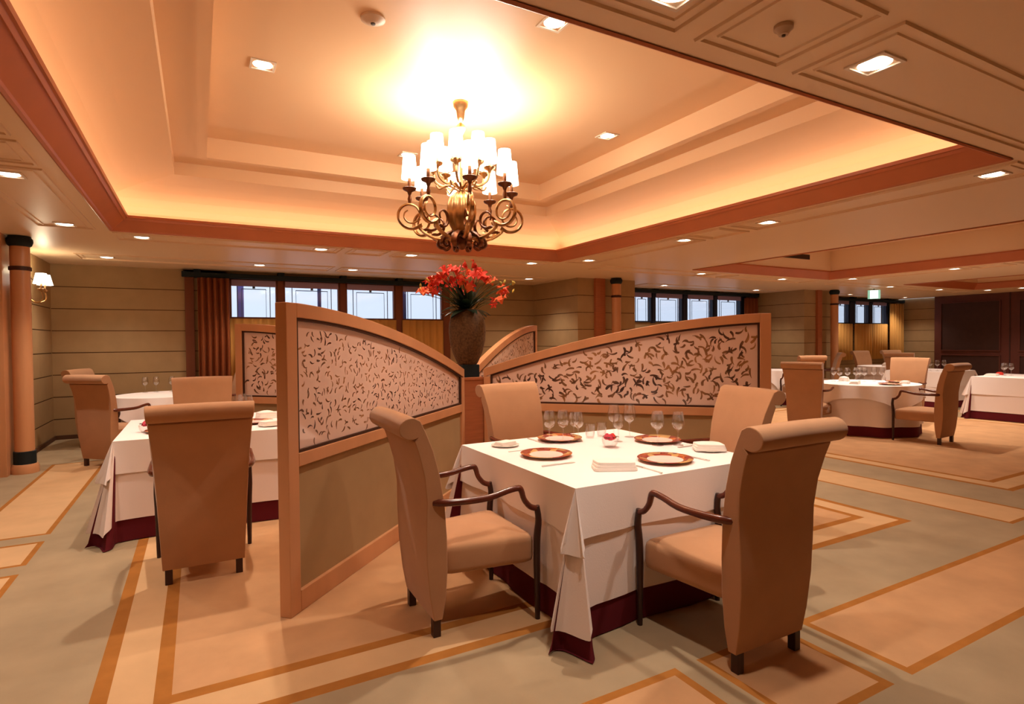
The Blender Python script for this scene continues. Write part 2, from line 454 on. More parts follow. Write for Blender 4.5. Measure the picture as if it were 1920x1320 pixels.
for (a, b) in ((8.84, 9.35), (9.50, 10.34), (10.53, 11.4), (11.57, 12.42)): window(n, a, b, Y2-.03, 1.83, 2.40, M['backlitpost']); n += 1
for (a, b) in ((15.87, 16.58), (16.92, 17.58), (17.80, 18.52)): window(n, a, b, Y3-.03, 1.83, 2.38, M['backlitpost']); n += 1
# posts between windows
mb = MB()
for (a, b) in ((-.18, -.05), (.40, .46), (1.20, 1.29), (2.24, 2.34), (3.26, 3.38), (4.22, 4.36)): mb.box(a, b, Y1-.07, Y1+.1, 0, 2.46)
struct(mb.build('trim_5', M['windowpost'], bevel=.004))
mb = MB()
for (a, b) in ((8.70, 8.81), (9.38, 9.47), (10.37, 10.50), (11.43, 11.54), (12.45, 12.62)): mb.box(a, b, Y2-.07, Y2+.1, 1.78, 2.5)
for (a, b) in ((15.6, 15.84), (16.61, 16.89), (17.61, 17.77), (18.55, 18.62)): mb.box(a, b, Y3-.07, Y3+.1, 1.78, 2.45)
struct(mb.build('trim_6', M['backlitpost'], bevel=.004))
# outside: posts and a hanging banner seen through the panes
tag(MB().box(2.0, 2.06, 11.3, 11.36, 0, 3.2).build('street_post', M['outpost']), 'dark blue post outside behind the second window from the left', 'post')
tag(MB().box(3.62, 3.70, 11.2, 11.28, 0, 3.2).build('street_post', M['outpost']), 'dark blue post outside behind the fourth window from the left', 'post')
tag(MB().box(.60, .71, 11.1, 11.12, 0, 2.9).build('street_banner', M['banner']), 'pale violet banner outside behind the first window from the left', 'banner')
tag(MB().box(10.1, 10.17, 11.1, 11.16, 0, 3.2).build('street_post', M['outpost']), 'dark post outside behind the windows of the middle recess', 'post')

def wavy(mb, x0, x1, y, z0, z1, amp, waves, n=None, flare=0):
    n = n or waves*10; vs = []; fs = []
    for i in range(n+1):
        t = i/n; x = x0+(x1-x0)*t; w = math.sin(2*PI*waves*t)
        w = math.copysign(abs(w)**.7, w)
        for z, k in ((z1, .8), ((z0+z1)/2, 1), (z0, 1.1)): vs.append((x, y+amp*w*k, z))
    for i in range(n):
        for j in range(2): fs.append((i*3+j, i*3+3+j, i*3+4+j, i*3+1+j))
    mb.add(vs, fs)
def solid(o, t=.004):
    m = o.modifiers.new('thick', 'SOLIDIFY'); m.thickness = t; m.offset = 0
# cafe curtains below the windows
for (nm, spans, y, z1, lab) in (('first', [(.46, 1.20), (1.30, 2.24), (2.34, 3.26), (3.38, 4.20)], Y1-.10, 1.80, 'left window recess'),
                          ('third', [(15.84, 16.7), (16.8, 17.7), (17.74, 18.5)], Y3-.1, 1.80, 'far right window recess')):
    for k, (a, b) in enumerate(spans):
        m = MB(); wavy(m, a, b, y, .75, z1, .02, 6); o = m.build('cafe_curtain', M['goldcurtain'], smooth=True); solid(o)
        tag(o, 'golden half-height curtain below window %s of the %s' % (('one', 'two', 'three', 'four')[k], lab), 'curtain', 'half-height window curtains')
# tall drapes
m = MB(); wavy(m, .0, .45, 10.33, .03, 2.44, .045, 5, 60); o = m.build('window_drape', M['curtain'], smooth=True); solid(o)
tag(o, 'brown floor-length drape at left end of the left window recess', 'curtain')
m = MB(); wavy(m, 18.55, 19.25, Y3-.16, .03, 2.42, .045, 5, 60); o = m.build('window_drape', M['goldcurtain'], smooth=True); solid(o)
tag(o, 'gold floor-length drape beside the far window near the dark panelled wall', 'curtain')
m = MB(); wavy(m, 12.45, 12.95, Y2-.16, .03, 2.45, .04, 4, 50); o = m.build('window_drape', M['curtain'], smooth=True); solid(o)
tag(o, 'brown drape at right end of the middle window recess', 'curtain')
# black curtain tracks with brackets
def track(x0, x1, y, z, lab, ks):
    r = thing('curtain_track', lab, 'curtain rod', ((x0+x1)/2, y, z))
    h = (x1-x0)/2
    MB().box(-h, h, -.05, .05, -.045, .03).build('rail', M['black'], r, bevel=.008)
    for s in (-1, 1): MB().lathe([(0, -.05), (.05, -.045), (.05, .04), (0, .045)], 12, s*(h-.02), 0).build('finial', M['black'], r)
    for kx in ks: MB().box(kx-(x0+x1)/2-.05, kx-(x0+x1)/2+.05, -.045, .11, -.05, ZC-z-.001).build('bracket', M['black'], r)
track(-.19, 4.45, 10.43, 2.50, 'long black curtain rail above the left window recess', (.0, 1.25, 2.29, 3.32))
track(8.72, 12.98, Y2-.14, 2.53, 'black curtain rail above the middle window recess', (9.43, 10.44, 11.48))
track(15.6, 19.3, Y3-.14, 2.50, 'black curtain rail above the far right windows', (16.7, 17.7, 18.5))

# ---- columns
def column(x, y, lab, base=True, pil=None):
    r = thing('column', lab, 'column', (x, y, 0))
    MB().lathe([(.088, .06), (.088, ZC-.10)], 28).build('shaft', M['lightwood'], r, smooth=True)
    MB().lathe([(.088, ZC-.115), (.105, ZC-.10), (.118, ZC-.06), (.115, ZC-.03), (.10, ZC-.015), (.10, ZC-.001)], 28).build('capital', M['black'], r, smooth=True)
    MB().lathe([(.089, 2.205), (.100, 2.21), (.100, 2.245), (.089, 2.25)], 28).build('neck_ring', M['bead'], r, smooth=True)
    MB().lathe([(.089, .10), (.100, .10), (.100, .235), (.089, .24)], 28).build('base_band', M['black'], r, smooth=True)
    MB().lathe([(.125, 0), (.125, .07), (.11, .10), (.088, .10)], 28).build('plinth', M['lightwood'], r, smooth=True)
column(-1.69, 8.05, 'round cherry wood column with black capital at the left edge beside the wall sconce')
column(7.06, 8.70, 'round wood column with black capital on the pier behind the arched screens')
column(13.85, 8.62, 'round wood column with black capital beside the far right windows')
mb = MB(); mb.box(6.70, 6.93, 8.87, 8.93, 0, ZC); mb.box(13.45, 13.62, 8.79, 8.85, 0, ZC); struct(mb.build('trim_7', M['wood']))

# ================================================================ LAMPS
def spot(name, loc, e, size=115, blend=.8, rad=.04, col=WARM, parent=None):
    l = bpy.data.lights.new(name, 'SPOT'); l.energy = e; l.spot_size = math.radians(size); l.spot_blend = blend; l.shadow_soft_size = rad; l.color = col
    o = bpy.data.objects.new(name, l); C.objects.link(o); o.location = loc
    if parent: o.parent = parent
    return o
def make_downlight():
    r = thing('downlight', '', 'ceiling light')
    m = MB(); s = .085; t = .07
    for a in ((-s, s, -s, -t), (-s, s, t, s), (-s, -t, -t, t), (t, s, -t, t)): m.box(*a, -.008, -.0005)
    m.build('frame', M['frame'], r)
    MB().lathe([(.0, -.004), (.058, -.004), (.066, -.001)], 20).build('lens', M['lens'], r)
    return r
DL = make_downlight(); first = True
ORD = ('leftmost', 'second from left', 'third from left', 'fourth from left')
lights = []
def dl(x, y, lab, z=ZC, e=E_SPOT, **k):
    global first
    if first: o = DL; first = False; o.location = (x, y, z); o['label'] = lab
    else: o = dup(DL, (x, y, z), 0, lab)
    o['group'] = 'square recessed downlights in the ceiling'
    spot('lamp', (x, y, z-.02), e, **k)
    return o
for i, y in enumerate((1.99, 3.5, 5.15, 7.05)):
    dl(-1.13, y, 'recessed downlight in the lower ceiling left of the large coffer, %s from the camera' % ('nearest', 'second', 'third', 'farthest')[i])
for i, x in enumerate((-.53, 1.38, 2.57, 4.49)):
    dl(x, 7.55, 'recessed downlight just behind the large coffer back edge, %s' % ORD[i])
for i, x in enumerate((-1.07, .83, 2.23, 5.57)):
    dl(x, 9.48, 'recessed downlight nearest the left window wall, %s' % ORD[i])
for i, y in enumerate((1.99, 3.87, 5.01, 6.92)):
    dl(5.10, y, 'recessed downlight right of the large coffer, %s from the camera' % ('nearest', 'second', 'third', 'farthest')[i])
dl(14.2, 7.5, 'added downlight behind the third coffer near the hanging green sign')  # lamp added to brighten the far table below the sign
dl(1.44, 1.45, 'recessed downlight cut off by the top edge of the photo, before the large coffer')
dl(2.58, 1.43, 'large bright recessed downlight at top right inside a moulded ceiling frame')
for i, y in enumerate((3.6, 5.04, 6.81)):
    dl(11.55, y, 'recessed downlight right of the second coffer, %s' % ('nearest', 'middle one', 'farthest')[i])
for i, x in enumerate((8.0, 10.25)):
    dl(x, 7.45, 'recessed downlight behind the second coffer, %s' % ('left one', 'right one')[i])
for i, x in enumerate((8.98, 11.98)):
    dl(x, 9.42, 'recessed downlight by the middle window recess, %s' % ('left one', 'right one')[i])
for i, x in enumerate((15.66, 18.4)):
    dl(x, 9.28, 'recessed downlight by the far right windows, %s' % ('left one', 'right one')[i])
for i, (x, y) in enumerate(((16.3, 7.44), (17.7, 7.0), (17.7, 6.3), (17.6, 4.4))):
    dl(x, y, 'small recessed downlight near the third coffer and the dark wall, %s' % ORD[i])
for x, y, lab in ((.44, 4.50, 'recessed downlight in the raised coffer left of the chandelier'), (3.55, 4.50, 'recessed downlight in the raised coffer right of the chandelier'),
                  (2.0, 3.06, 'recessed downlight in the raised coffer half hidden by the front ceiling edge'), (2.0, 5.94, 'recessed downlight in the raised coffer hidden behind the chandelier')):
    dl(x, y, lab, 3.40, E_TABLE, size=95)
for i, (x, y) in enumerate(((8.4, 4.6), (8.9, 5.6), (10.2, 4.6), (10.2, 6.0))):  # lamps added out of sight to brighten the right-hand round table
    dl(x, y, 'added unseen downlight up inside the second coffer, %s' % ORD[i], 3.12, E_TABLE*.8, size=110)
for i, (x, y) in enumerate(((14.8, 6.0), (14.8, 3.6))):  # more unseen lamps added for brightness at the far right
    dl(x, y, 'added unseen downlight up inside the third coffer, %s' % ('far one', 'near one')[i], 3.12, E_TABLE*.8, size=110)
# light in the trough of the large coffer
def cove(x, y, w, h, e):
    l = bpy.data.lights.new('cove_lamp', 'AREA'); l.shape = 'RECTANGLE'; l.size = w; l.size_y = h; l.energy = e; l.color = COVE
    o = bpy.data.objects.new('cove_lamp', l); C.objects.link(o); o.location = (x, y, 2.69); o.rotation_euler = (PI, 0, 0)
x0, x1, y0, y1 = COF[0]
cove((x0+x1)/2, y1+.02, x1-x0, .06, E_COVE*(x1-x0)); cove((x0+x1)/2, y0-.02, x1-x0, .06, E_COVE*(x1-x0))
cove(x0-.02, (y0+y1)/2, .06, y1-y0, E_COVE*(y1-y0)); cove(x1+.02, (y0+y1)/2, .06, y1-y0, E_COVE*(y1-y0))

# ---- chandelier
def shade_mesh(mb, x, y, z, h=.19, r0=.066, r1=.052):
    mb.lathe([(r0, 0), (r1, h)], 16, x, y, z)
def open_shade(x, y, z, parent, h=.19, r0=.066, r1=.05, n=16):
    m = MB(); vs = []; fs = []
    for (r, zz) in ((r0, 0), (r1, h)):
        for k in range(n): a = 2*PI*k/n; vs.append((x+r*math.cos(a), y+r*math.sin(a), z+zz))
    for k in range(n): fs.append((k, (k+1) % n, n+(k+1) % n, n+k))
    m.add(vs, fs); return m.build('lamp_shade', M['shade'], parent, smooth=True)
def chandelier():
    cx, cy = 1.96, 4.44
    r = thing('chandelier', 'gilt brass chandelier with two tiers of lit candle shades and scroll arms', 'chandelier', (cx, cy, 0))
    MB().lathe([(.0, 3.22), (.012, 3.225), (.03, 3.27), (.038, 3.33), (.062, 3.36), (.066, 3.395), (0, 3.398)], 20).build('canopy', M['brass'], r, smooth=True)
    MB().lathe([(0, 2.66), (.014, 2.66), (.014, 2.98), (.03, 3.0), (.045, 3.06), (.02, 3.10), (.012, 3.12), (.03, 3.15), (.048, 3.18), (.03, 3.21), (.012, 3.225), (.01, 3.26), (0, 3.26)], 16).build('stem', M['brass'], r, smooth=True)
    MB().lathe([(0, 2.27), (.05, 2.275), (.075, 2.31), (.115, 2.39), (.132, 2.47), (.128, 2.54), (.105, 2.60), (.06, 2.64), (.03, 2.66), (0, 2.665)], 64, reed=.16, nr=8).build('urn', M['brass'], r, smooth=True)
    MB().lathe([(0, 2.165), (.02, 2.17), (.045, 2.20), (.05, 2.24), (.03, 2.27), (.06, 2.285), (0, 2.30)], 20).build('finial', M['darkbrass'], r, smooth=True)
    # leaf curls round the foot
    for k in range(10):
        a = 2*PI*k/10+.2; ca, sa = math.cos(a), math.sin(a)
        def P(rr, z): return (ca*rr, sa*rr, z)
        MB().tube([P(.03, 2.30), P(.10, 2.30), P(.17, 2.26), P(.20, 2.21), P(.17, 2.18), P(.13, 2.20), P(.14, 2.23)], [.018, .02, .02, .016, .013, .01, .005], 6, smooth=4, flat=1.6).build('foot_leaf', M['darkbrass'], r, smooth=True)
    for k in range(8):
        a = 2*PI*k/8+.52; ca, sa = math.cos(a), math.sin(a)
        def P(rr, z): return (ca*rr, sa*rr, z)
        pts = [P(.05, 2.29), P(.14, 2.25), P(.26, 2.27), P(.345, 2.33)]
        # outer scroll
        c0 = (.425, 2.44); pt2 = []
        for j in range(20):
            t = j/19; ang = math.radians(-140+ 560*t); rad = .118*(1-.62*t)
            pt2.append(P(c0[0]+rad*math.cos(ang), c0[1]+rad*math.sin(ang)))
        MB().tube(pts+pt2, [.014]*4+[.014*(1-.6*i/19) for i in range(20)], 7, smooth=3, flat=1.5).build('scroll_arm', M['brass'], r, smooth=True)
        # inner curl
        pt3 = []
        for j in range(14):
            t = j/13; ang = math.radians(-60-330*t); rad = .085*(1-.6*t)
            pt3.append(P(.255+rad*math.cos(ang), 2.40+rad*math.sin(ang)))
        MB().tube([P(.33, 2.31)]+pt3, [.013]+[.013*(1-.6*i/13) for i in range(14)], 6, smooth=2, flat=1.5).build('inner_curl', M['darkbrass'], r, smooth=True)
        x, y = P(.43, 0)[:2]
        c = MB().lathe([(.012, 2.54), (.018, 2.57), (.010, 2.60), (.02, 2.63), (.052, 2.645), (.058, 2.66), (.052, 2.664), (.016, 2.662), (.014, 2.74), (0, 2.745)], 14, x, y).build('candle_cup', M['darkbrass'], r, smooth=True)
        open_shade(x, y, 2.735, r)
        l = bpy.data.lights.new('candle_lamp', 'POINT'); l.energy = E_CHAND; l.color = (1, .90, .76); l.shadow_soft_size = .03
        o = bpy.data.objects.new('candle_lamp', l); C.objects.link(o); o.location = (cx+x, cy+y, 2.95)
    for k in range(8):
        a = 2*PI*k/8+.2; ca, sa = math.cos(a), math.sin(a)
        def P(rr, z): return (ca*rr, sa*rr, z)
        MB().tube([P(.02, 2.68), P(.08, 2.72), P(.15, 2.70), P(.22, 2.74), P(.24, 2.82)], .011, 6, smooth=4).build('upper_arm', M['brass'], r, smooth=True)
        x, y = P(.24, 0)[:2]
        MB().lathe([(.012, 2.80), (.018, 2.82), (.045, 2.835), (.05, 2.85), (.045, 2.853), (.014, 2.852), (.013, 2.90), (0, 2.905)], 14, x, y).build('candle_cup', M['brass'], r, smooth=True)
        open_shade(x, y, 2.89, r)
        l = bpy.data.lights.new('candle_lamp', 'POINT'); l.energy = E_CHAND*1.7; l.color = (1, .90, .76); l.shadow_soft_size = .03
        o = bpy.data.objects.new('candle_lamp', l); C.objects.link(o); o.location = (cx+x, cy+y, 3.10)
    for k in range(6):   # glass-like dishes between
        a = 2*PI*k/6+.72; x, y = .14*math.cos(a), .14*math.sin(a)
        MB().tube([(x*.2, y*.2, 2.66), (x*.8, y*.8, 2.70), (x*1.3, y*1.3, 2.67), (x*1.5, y*1.5, 2.70)], .008, 6, smooth=4).build('leaf_spray', M['brass'], r, smooth=True)
chandelier()

# ---- wall sconce
def sconce():
    r = thing('wall_sconce', 'brass two-light wall sconce with lit white shades beside the left column', 'wall light', (-1.87, 9.2, 0))
    MB().lathe([(0, 0), (.05, .005), (.055, .02), (.03, .04), (0, .045)], 16).build('backplate', M['darkbrass'], r)
    bp = kids(r)[0]; bp.rotation_euler = (0, PI/2, 0); bp.location = (0, 0, 1.98)
    MB().tube([(0, 0, 1.96), (.02, 0, 1.88), (.04, 0, 1.90)], [.02, .028, .01], 8).build('drop_finial', M['black'], r)
    for s in (-1, 1):
        y = s*.10; x = .16
        MB().tube([(.02, 0, 1.98), (.09, y*.3, 1.93), (.17, y*.8, 1.97), (x, y, 2.08)], .009, 6, smooth=5).build('arm', M['brass'], r, smooth=True)
        MB().lathe([(.01, 2.06), (.04, 2.09), (.042, 2.10), (.012, 2.105), (.012, 2.17), (0, 2.175)], 12, x, y).build('candle_cup', M['brass'], r, smooth=True)
        open_shade(x, y, 2.16, r, .13, .085, .055)
        l = bpy.data.lights.new('sconce_lamp', 'POINT'); l.energy = 2.2; l.color = (1, .80, .5); l.shadow_soft_size = .03
        o = bpy.data.objects.new('sconce_lamp', l); C.objects.link(o); o.location = (-1.87+x, 9.2+y, 2.31)
sconce()

# ---- small ceiling fittings
for (x, y, z, lab, rr) in ((.98, 3.54, 3.40, 'round smoke detector on the raised coffer ceiling', .075), (1.96, 1.42, ZC, 'small round sprinkler plate inside the square ceiling moulding at top right', .035)):
    r = thing('smoke_detector' if rr > .05 else 'ceiling_sprinkler', lab, 'detector' if rr > .05 else 'sprinkler', (x, y, z))
    MB().lathe([(0, -.035), (rr*.5, -.035), (rr*.75, -.02), (rr, -.014), (rr, -.0005)], 20).build('base', M['plastic'], r, smooth=True)
    MB().lathe([(0, -.042), (rr*.2, -.04), (rr*.2, -.034)], 10).build('sensor', M['vent'], r)
r = thing('air_vent', 'dark slotted air grille on the side of the second coffer', 'vent', (9.95, 6.955, 2.955))
MB().box(-.42, .42, -.012, .003, -.045, .045).build('frame', M['vent'], r)
for k in range(3): MB().box(-.40, .40, -.02, -.012, -.035+k*.026, -.022+k*.026).build('slat', M['bead'], r)
r = thing('exit_sign', 'small lit green and white emergency sign hanging before the far windows', 'sign', (14.35, 7.95, 2.44), -1.0)
MB().box(-.13, .13, -.02, .02, -.11, .10).build('housing', M['exitgreen'], r)
MB().box(-.08, .08, -.024, -.0201, -.10, .09).build('face', M['exitface'], r)
MB().box(-.01, .01, -.01, .01, .10, .138).build('hanger', M['vent'], r)

# ================================================================ SCREENS
CX, CY = 2.23, 4.95
def ht(dx): return 1.605-.455*max(0, (1.865-dx)/1.725)**1.72
def motif(mb, x, z, L, ang, curl, w, y):
    n = 7; pts = []; a = ang; px, pz = x, z
    for i in range(n):
        pts.append((px, pz, a)); px += L/n*math.cos(a); pz += L/n*math.sin(a); a += curl/n
    vs = []
    for i, (qx, qz, qa) in enumerate(pts):
        t = i/(n-1); ww = w*(.25+.95*math.sin(PI*min(1, .15+t*.8)))*(1.15-.8*t)
        vs.append((qx-math.sin(qa)*ww, y, qz+math.cos(qa)*ww)); vs.append((qx+math.sin(qa)*ww, y, qz-math.cos(qa)*ww))
    fs = [(2*i, 2*i+1, 2*i+3, 2*i+2) for i in range(n-1)]
    mb.add(vs, fs)
def screen(ang, lab, seed, dens=1.0, big=1.0):
    """local x runs outward from the post, thickness along local y"""
    rnd = random.Random(seed)
    r = thing('partition_screen', lab, 'screen', (CX, CY, 0), ang, 'arched screens round the central post')
    t = .033; s0, s1 = .17, 2.64
    ss = [s0+(s1-s0)*i/40 for i in range(41)]
    H = lambda s: ht(s/1.4142)
    X, Z, N = (1, 0, 0), (0, 0, 1), (0, 1, 0)
    gi0, gi1 = s0+.065, s1-.085
    def Hin(s):
        g = (H(s+.01)-H(s-.01))/.02
        return H(s)-.075*math.sqrt(1+g*g)
    MB().box(gi1, s1, -t, t, 0, H(s1)-.002).build('outer_post', M['lightwood'], r, bevel=.004)
    top = [(s, H(s)) for s in ss]
    gs = [gi0+(gi1-gi0)*i/40 for i in range(41)]
    # top rail
    m = MB(); us = [s0+(gi1-s0)*i/40 for i in range(41)]
    vs = []; fs = []
    for s in us:
        for (zz, yy) in ((H(s), -t), (H(s), t), (Hin(s), t), (Hin(s), -t)): vs.append((s, yy, zz))
    for i in range(40):
        for k in range(4): fs.append((4*i+k, 4*i+(k+1) % 4, 4*i+4+(k+1) % 4, 4*i+4+k))
    fs += [(0, 1, 2, 3), (160, 161, 162, 163)]
    m.add(vs, fs); m.build('top_rail', M['lightwood'], r, bevel=.004)
    MB().box(s0, gi0, -t, t, 0, Hin(s0)+.005).build('inner_post', M['lightwood'], r, bevel=.004)
    MB().box(gi0, gi1, -t, t, .755, .825).build('middle_rail', M['lightwood'], r, bevel=.004)
    MB().box(gi0, gi1, -t, t, 0, .11).build('bottom_rail', M['lightwood'], r, bevel=.004)
    MB().box(gi0, gi1, -.012, .012, .11, .755).build('lower_panel', M['wall'], r)
    # dark strip round the glass, painting the shaded gap of the recessed frame
    m = MB(); b = .016
    for sy in (-1, 1):
        ya, yb = sorted((sy*.010, sy*.026))
        m.box(gi0, gi0+b, ya, yb, .825, Hin(gi0)); m.box(gi1-b, gi1, ya, yb, .825, Hin(gi1)); m.box(gi0, gi1, ya, yb, .825, .825+b)
        vs = []; fs = []
        for s in gs:
            for (zz, yy) in ((Hin(s)+.001, ya), (Hin(s)+.001, yb), (Hin(s)-b, yb), (Hin(s)-b, ya)): vs.append((s, yy, zz))
        for i in range(40):
            for k in range(4): fs.append((4*i+k, 4*i+(k+1) % 4, 4*i+4+(k+1) % 4, 4*i+4+k))
        m.add(vs, fs)
    m.build('gap_shade', M['bead'], r)
    poly = [(gi0, .825)]+[(gi1, .825)]+[(s, Hin(s)) for s in reversed(gs)]
    m = MB(); m.prism(poly, X, Z, N, -.006, .006); g = m.build('glass_panel', M['frost'], r)
    m = MB()
    nx = int(40*dens); nz = int(13*dens)
    for i in range(nx):
        for j in range(nz):
            s = gi0+.04+(gi1-gi0-.08)*(i+.5+rnd.uniform(-.45, .45))/nx
            z = .86+(.72)*(j+.5+rnd.uniform(-.45, .45))/nz
            L = rnd.uniform(.05, .095)*big
            if z > Hin(s)-.055 or z < .87 or s < gi0+.05 or s > gi1-.06: continue
            if z > Hin(min(gi1, max(gi0, s-.06)))-.05: continue
            a = rnd.uniform(0, 2*PI); c = rnd.choice((-1, 1))*rnd.uniform(.6, 2.6); w = rnd.uniform(.0055, .0095)*big
            for y in (-.0066, .0066): motif(m, s, z, L, a, c, w, y)
    o = m.build('etched_motif', M['motif'], g); o['kind'] = 'stuff'
    return r
D2R = math.radians
screen(D2R(-135), 'nearest arched wood and patterned glass screen, end post facing the camera', 3, 1.25, .66)
screen(D2R(-45), 'broad arched screen with patterned glass behind the front table, running right from the post', 4, 1.12, 1.15)
screen(D2R(45), 'rear arched screen seen as a small curve just right of the vase', 5)
screen(D2R(135), 'rear arched screen seen left of the nearest screen, beside the brown drape', 6)
r = thing('centre_post', 'square cherry wood post where the four arched screens meet', 'post', (CX, CY, 0), D2R(0))
MB().box(-.12, .12, -.12, .12, 0, 1.05).build('post_body', M['wood'], r, bevel=.004)
MB().box(-.128, .128, -.128, .128, 1.035, 1.06).build('post_cap', M['wood'], r, bevel=.004)
tag(MB().box(CX-.085, CX+.085, CY-.085, CY+.085, 1.06, 1.178).build('vase_stand', M['black'], bevel=.006), 'black block stand under the woven vase', 'stand')
r = thing('vase', 'tall brown woven-texture vase on a black block above the screens', 'vase', (CX, CY, 1.178))
m = MB(); prof = [(0, 0), (.085, 0), (.10, .02), (.14, .11), (.168, .22), (.175, .31), (.17, .39), (.152, .45), (.115, .495), (.10, .51), (.085, .51), (.08, .47), (0, .46)]
m.lathe(prof, 32); m.build('vase_body', M['vase'], r, smooth=True)
MB().lathe([(.098, .505), (.108, .51), (.098, .518), (.086, .512)], 32, caps=False).build('vase_lip', M['bead'], r, smooth=True)
# flowers
def blossom_mesh(mat_, seed):
    rnd = random.Random(seed); m = MB()
    for k in range(6):
        a = 2*PI*k/6+rnd.uniform(-.2, .2); ca, sa = math.cos(a), math.sin(a); L = rnd.uniform(.9, 1.15)
        pts = []
        for i in range(5):
            t = i/4; rr = .006+.042*L*t; zz = .03*math.sin(t*2.4)+.006*math.sin(9*t+k); w = .012*math.sin(PI*(.12+.83*t))
            pts.append((ca*rr-sa*w, sa*rr+ca*w, zz)); pts.append((ca*rr, sa*rr, zz-.004)); pts.append((ca*rr+sa*w, sa*rr-ca*w, zz))
        fs = []
        for i in range(4):
            for j in range(2): fs.append((3*i+j, 3*i+j+1, 3*i+j+4, 3*i+j+3))
        m.add(pts, fs)
    return m.mesh('blossom', mat_, True)
FM = [blossom_mesh(M['petal'], 1), blossom_mesh(M['petal'], 2), blossom_mesh(M['petal2'], 3)]
def flowers():
    rnd = random.Random(11)
    r = thing('flower_arrangement', 'red and orange lily arrangement with dark leaves in the woven vase', 'flowers', (CX, CY, 1.66))
    rx = Vector((math.cos(.42), -math.sin(.42), 0)); ry = Vector((math.sin(.42), math.cos(.42), 0))
    for k in range(38):
        th = rnd.uniform(-.5, PI+.5)
        u = rnd.uniform(-1, 1); rad = rnd.uniform(.55, 1)
        if k < 29: x = .41*u; z = .10+ .35*math.sqrt(max(0, 1-u*u))*rad; y = rnd.uniform(-.2, .2)
        else: x = rnd.uniform(-.36, .38); z = rnd.uniform(.06, .2); y = rnd.uniform(-.22, .1); 
        if abs(x) < .12 and z < .16: z += .14
        p = rx*x+ry*y+Vector((0, 0, z))
        o = bpy.data.objects.new('blossom', FM[k % 3]); C.objects.link(o); o.parent = r; o.location = p
        o.rotation_euler = (rnd.uniform(.2, 1.9), rnd.uniform(-.6, .6), rnd.uniform(0, 6.28)); s = rnd.uniform(1.15, 1.7); o.scale = (s, s, s)
        if k < 40:
            m = MB(); m.tube([(rnd.uniform(-.03, .03), rnd.uniform(-.03, .03), -.06), p*.45+Vector((0, 0, .03)), p], .0028, 4, smooth=4); m.build('stalk', M['stem'], r)
    for k in range(16):
        x = rnd.choice((-1, 1))*rnd.uniform(.2, .47); p = rx*x+ry*rnd.uniform(-.1, .1)+Vector((0, 0, .34-.3*abs(x)+rnd.uniform(0, .1)))
        m = MB(); m.lathe([(0, -.02), (.008, -.01), (.011, .005), (0, .028)], 8); o = m.build('flower_bud', M['bud'], r, smooth=True); o.location = p; o.rotation_euler = (rnd.uniform(-1, 1), rnd.uniform(-1, 1), 0)
        MB().tube([(0, 0, .02), p*.5+Vector((0, 0, .05)), p], .0022, 4, smooth=3).build('stalk', M['stem'], r)
    for k in range(46):
        a = rnd.uniform(0, 2*PI); el = rnd.uniform(.0, 1.2); L = rnd.uniform(.18, .34)
        d = Vector((math.cos(a)*math.cos(el), math.sin(a)*math.cos(el), math.sin(el))); s = d.cross(Vector((0, 0, 1))).normalized()
        vs = []; n = 6
        for i in range(n+1):
            t = i/n; c = d*(L*t)+Vector((0, 0, .03-.10*t*t*math.cos(el))); w = s*(.038*math.sin(PI*(.08+.9*t)))
            vs += [c-w, c-Vector((0, 0, .005)), c+w]
        fs = []
        for i in range(n):
            for j in range(2): fs.append((3*i+j, 3*i+j+1, 3*i+j+4, 3*i+j+3))
        m = MB(); m.add(vs, fs); m.build('leaf', M['leaf'], r, smooth=True)
flowers()

# ================================================================ CHAIRS
def rounded_slab(mb, outline, z0, z1, crown, r=.03):
    """outline: list of xy (convex), shrinks to centroid"""
    n = len(outline); cx = sum(p[0] for p in outline)/n; cy = sum(p[1] for p in outline)/n
    def ring(f, z): return [(cx+(p[0]-cx)*f, cy+(p[1]-cy)*f, z) for p in outline]
    k = r/.25
    rings = [ring(1-k*.5, z0), ring(1-k*.12, z0+r*.25), ring(1, z0+r*.9), ring(1, z1-r*1.1), ring(1-k*.12, z1-r*.5), ring(1-k*.45, z1-r*.12), ring(1-k, z1+.002)]
    for f in (.72, .5, .25): rings.append(ring(f, z1+crown*(1-f*f)))
    vs = [p for q in rings for p in q]; fs = []
    for i in range(len(rings)-1):
        for j in range(n): fs.append((i*n+j, i*n+(j+1) % n, (i+1)*n+(j+1) % n, (i+1)*n+j))
    vs.append((cx, cy, z1+crown)); c = len(vs)-1; b = (len(rings)-1)*n
    for j in range(n): fs.append((b+j, b+(j+1) % n, c))
    fs.append(tuple(range(n))[::-1])
    mb.add(vs, fs)
def rrect(corners, rad, k=5):
    out = []; n = len(corners)
    for i in range(n):
        p = Vector(corners[i]); a = (Vector(corners[i-1])-p).normalized(); b = (Vector(corners[(i+1) % n])-p).normalized()
        for j in range(k+1):
            t = j/k; q = (p+a*rad)*(1-t)**2+p*2*t*(1-t)+(p+b*rad)*t*t; out.append((q.x, q.y))
        nx = Vector(corners[(i+1) % n])-b*rad
        e = (p+b*rad)
        for j in (1, 2, 3): q = e.lerp(nx, j/4); out.append((q.x, q.y))
    return out
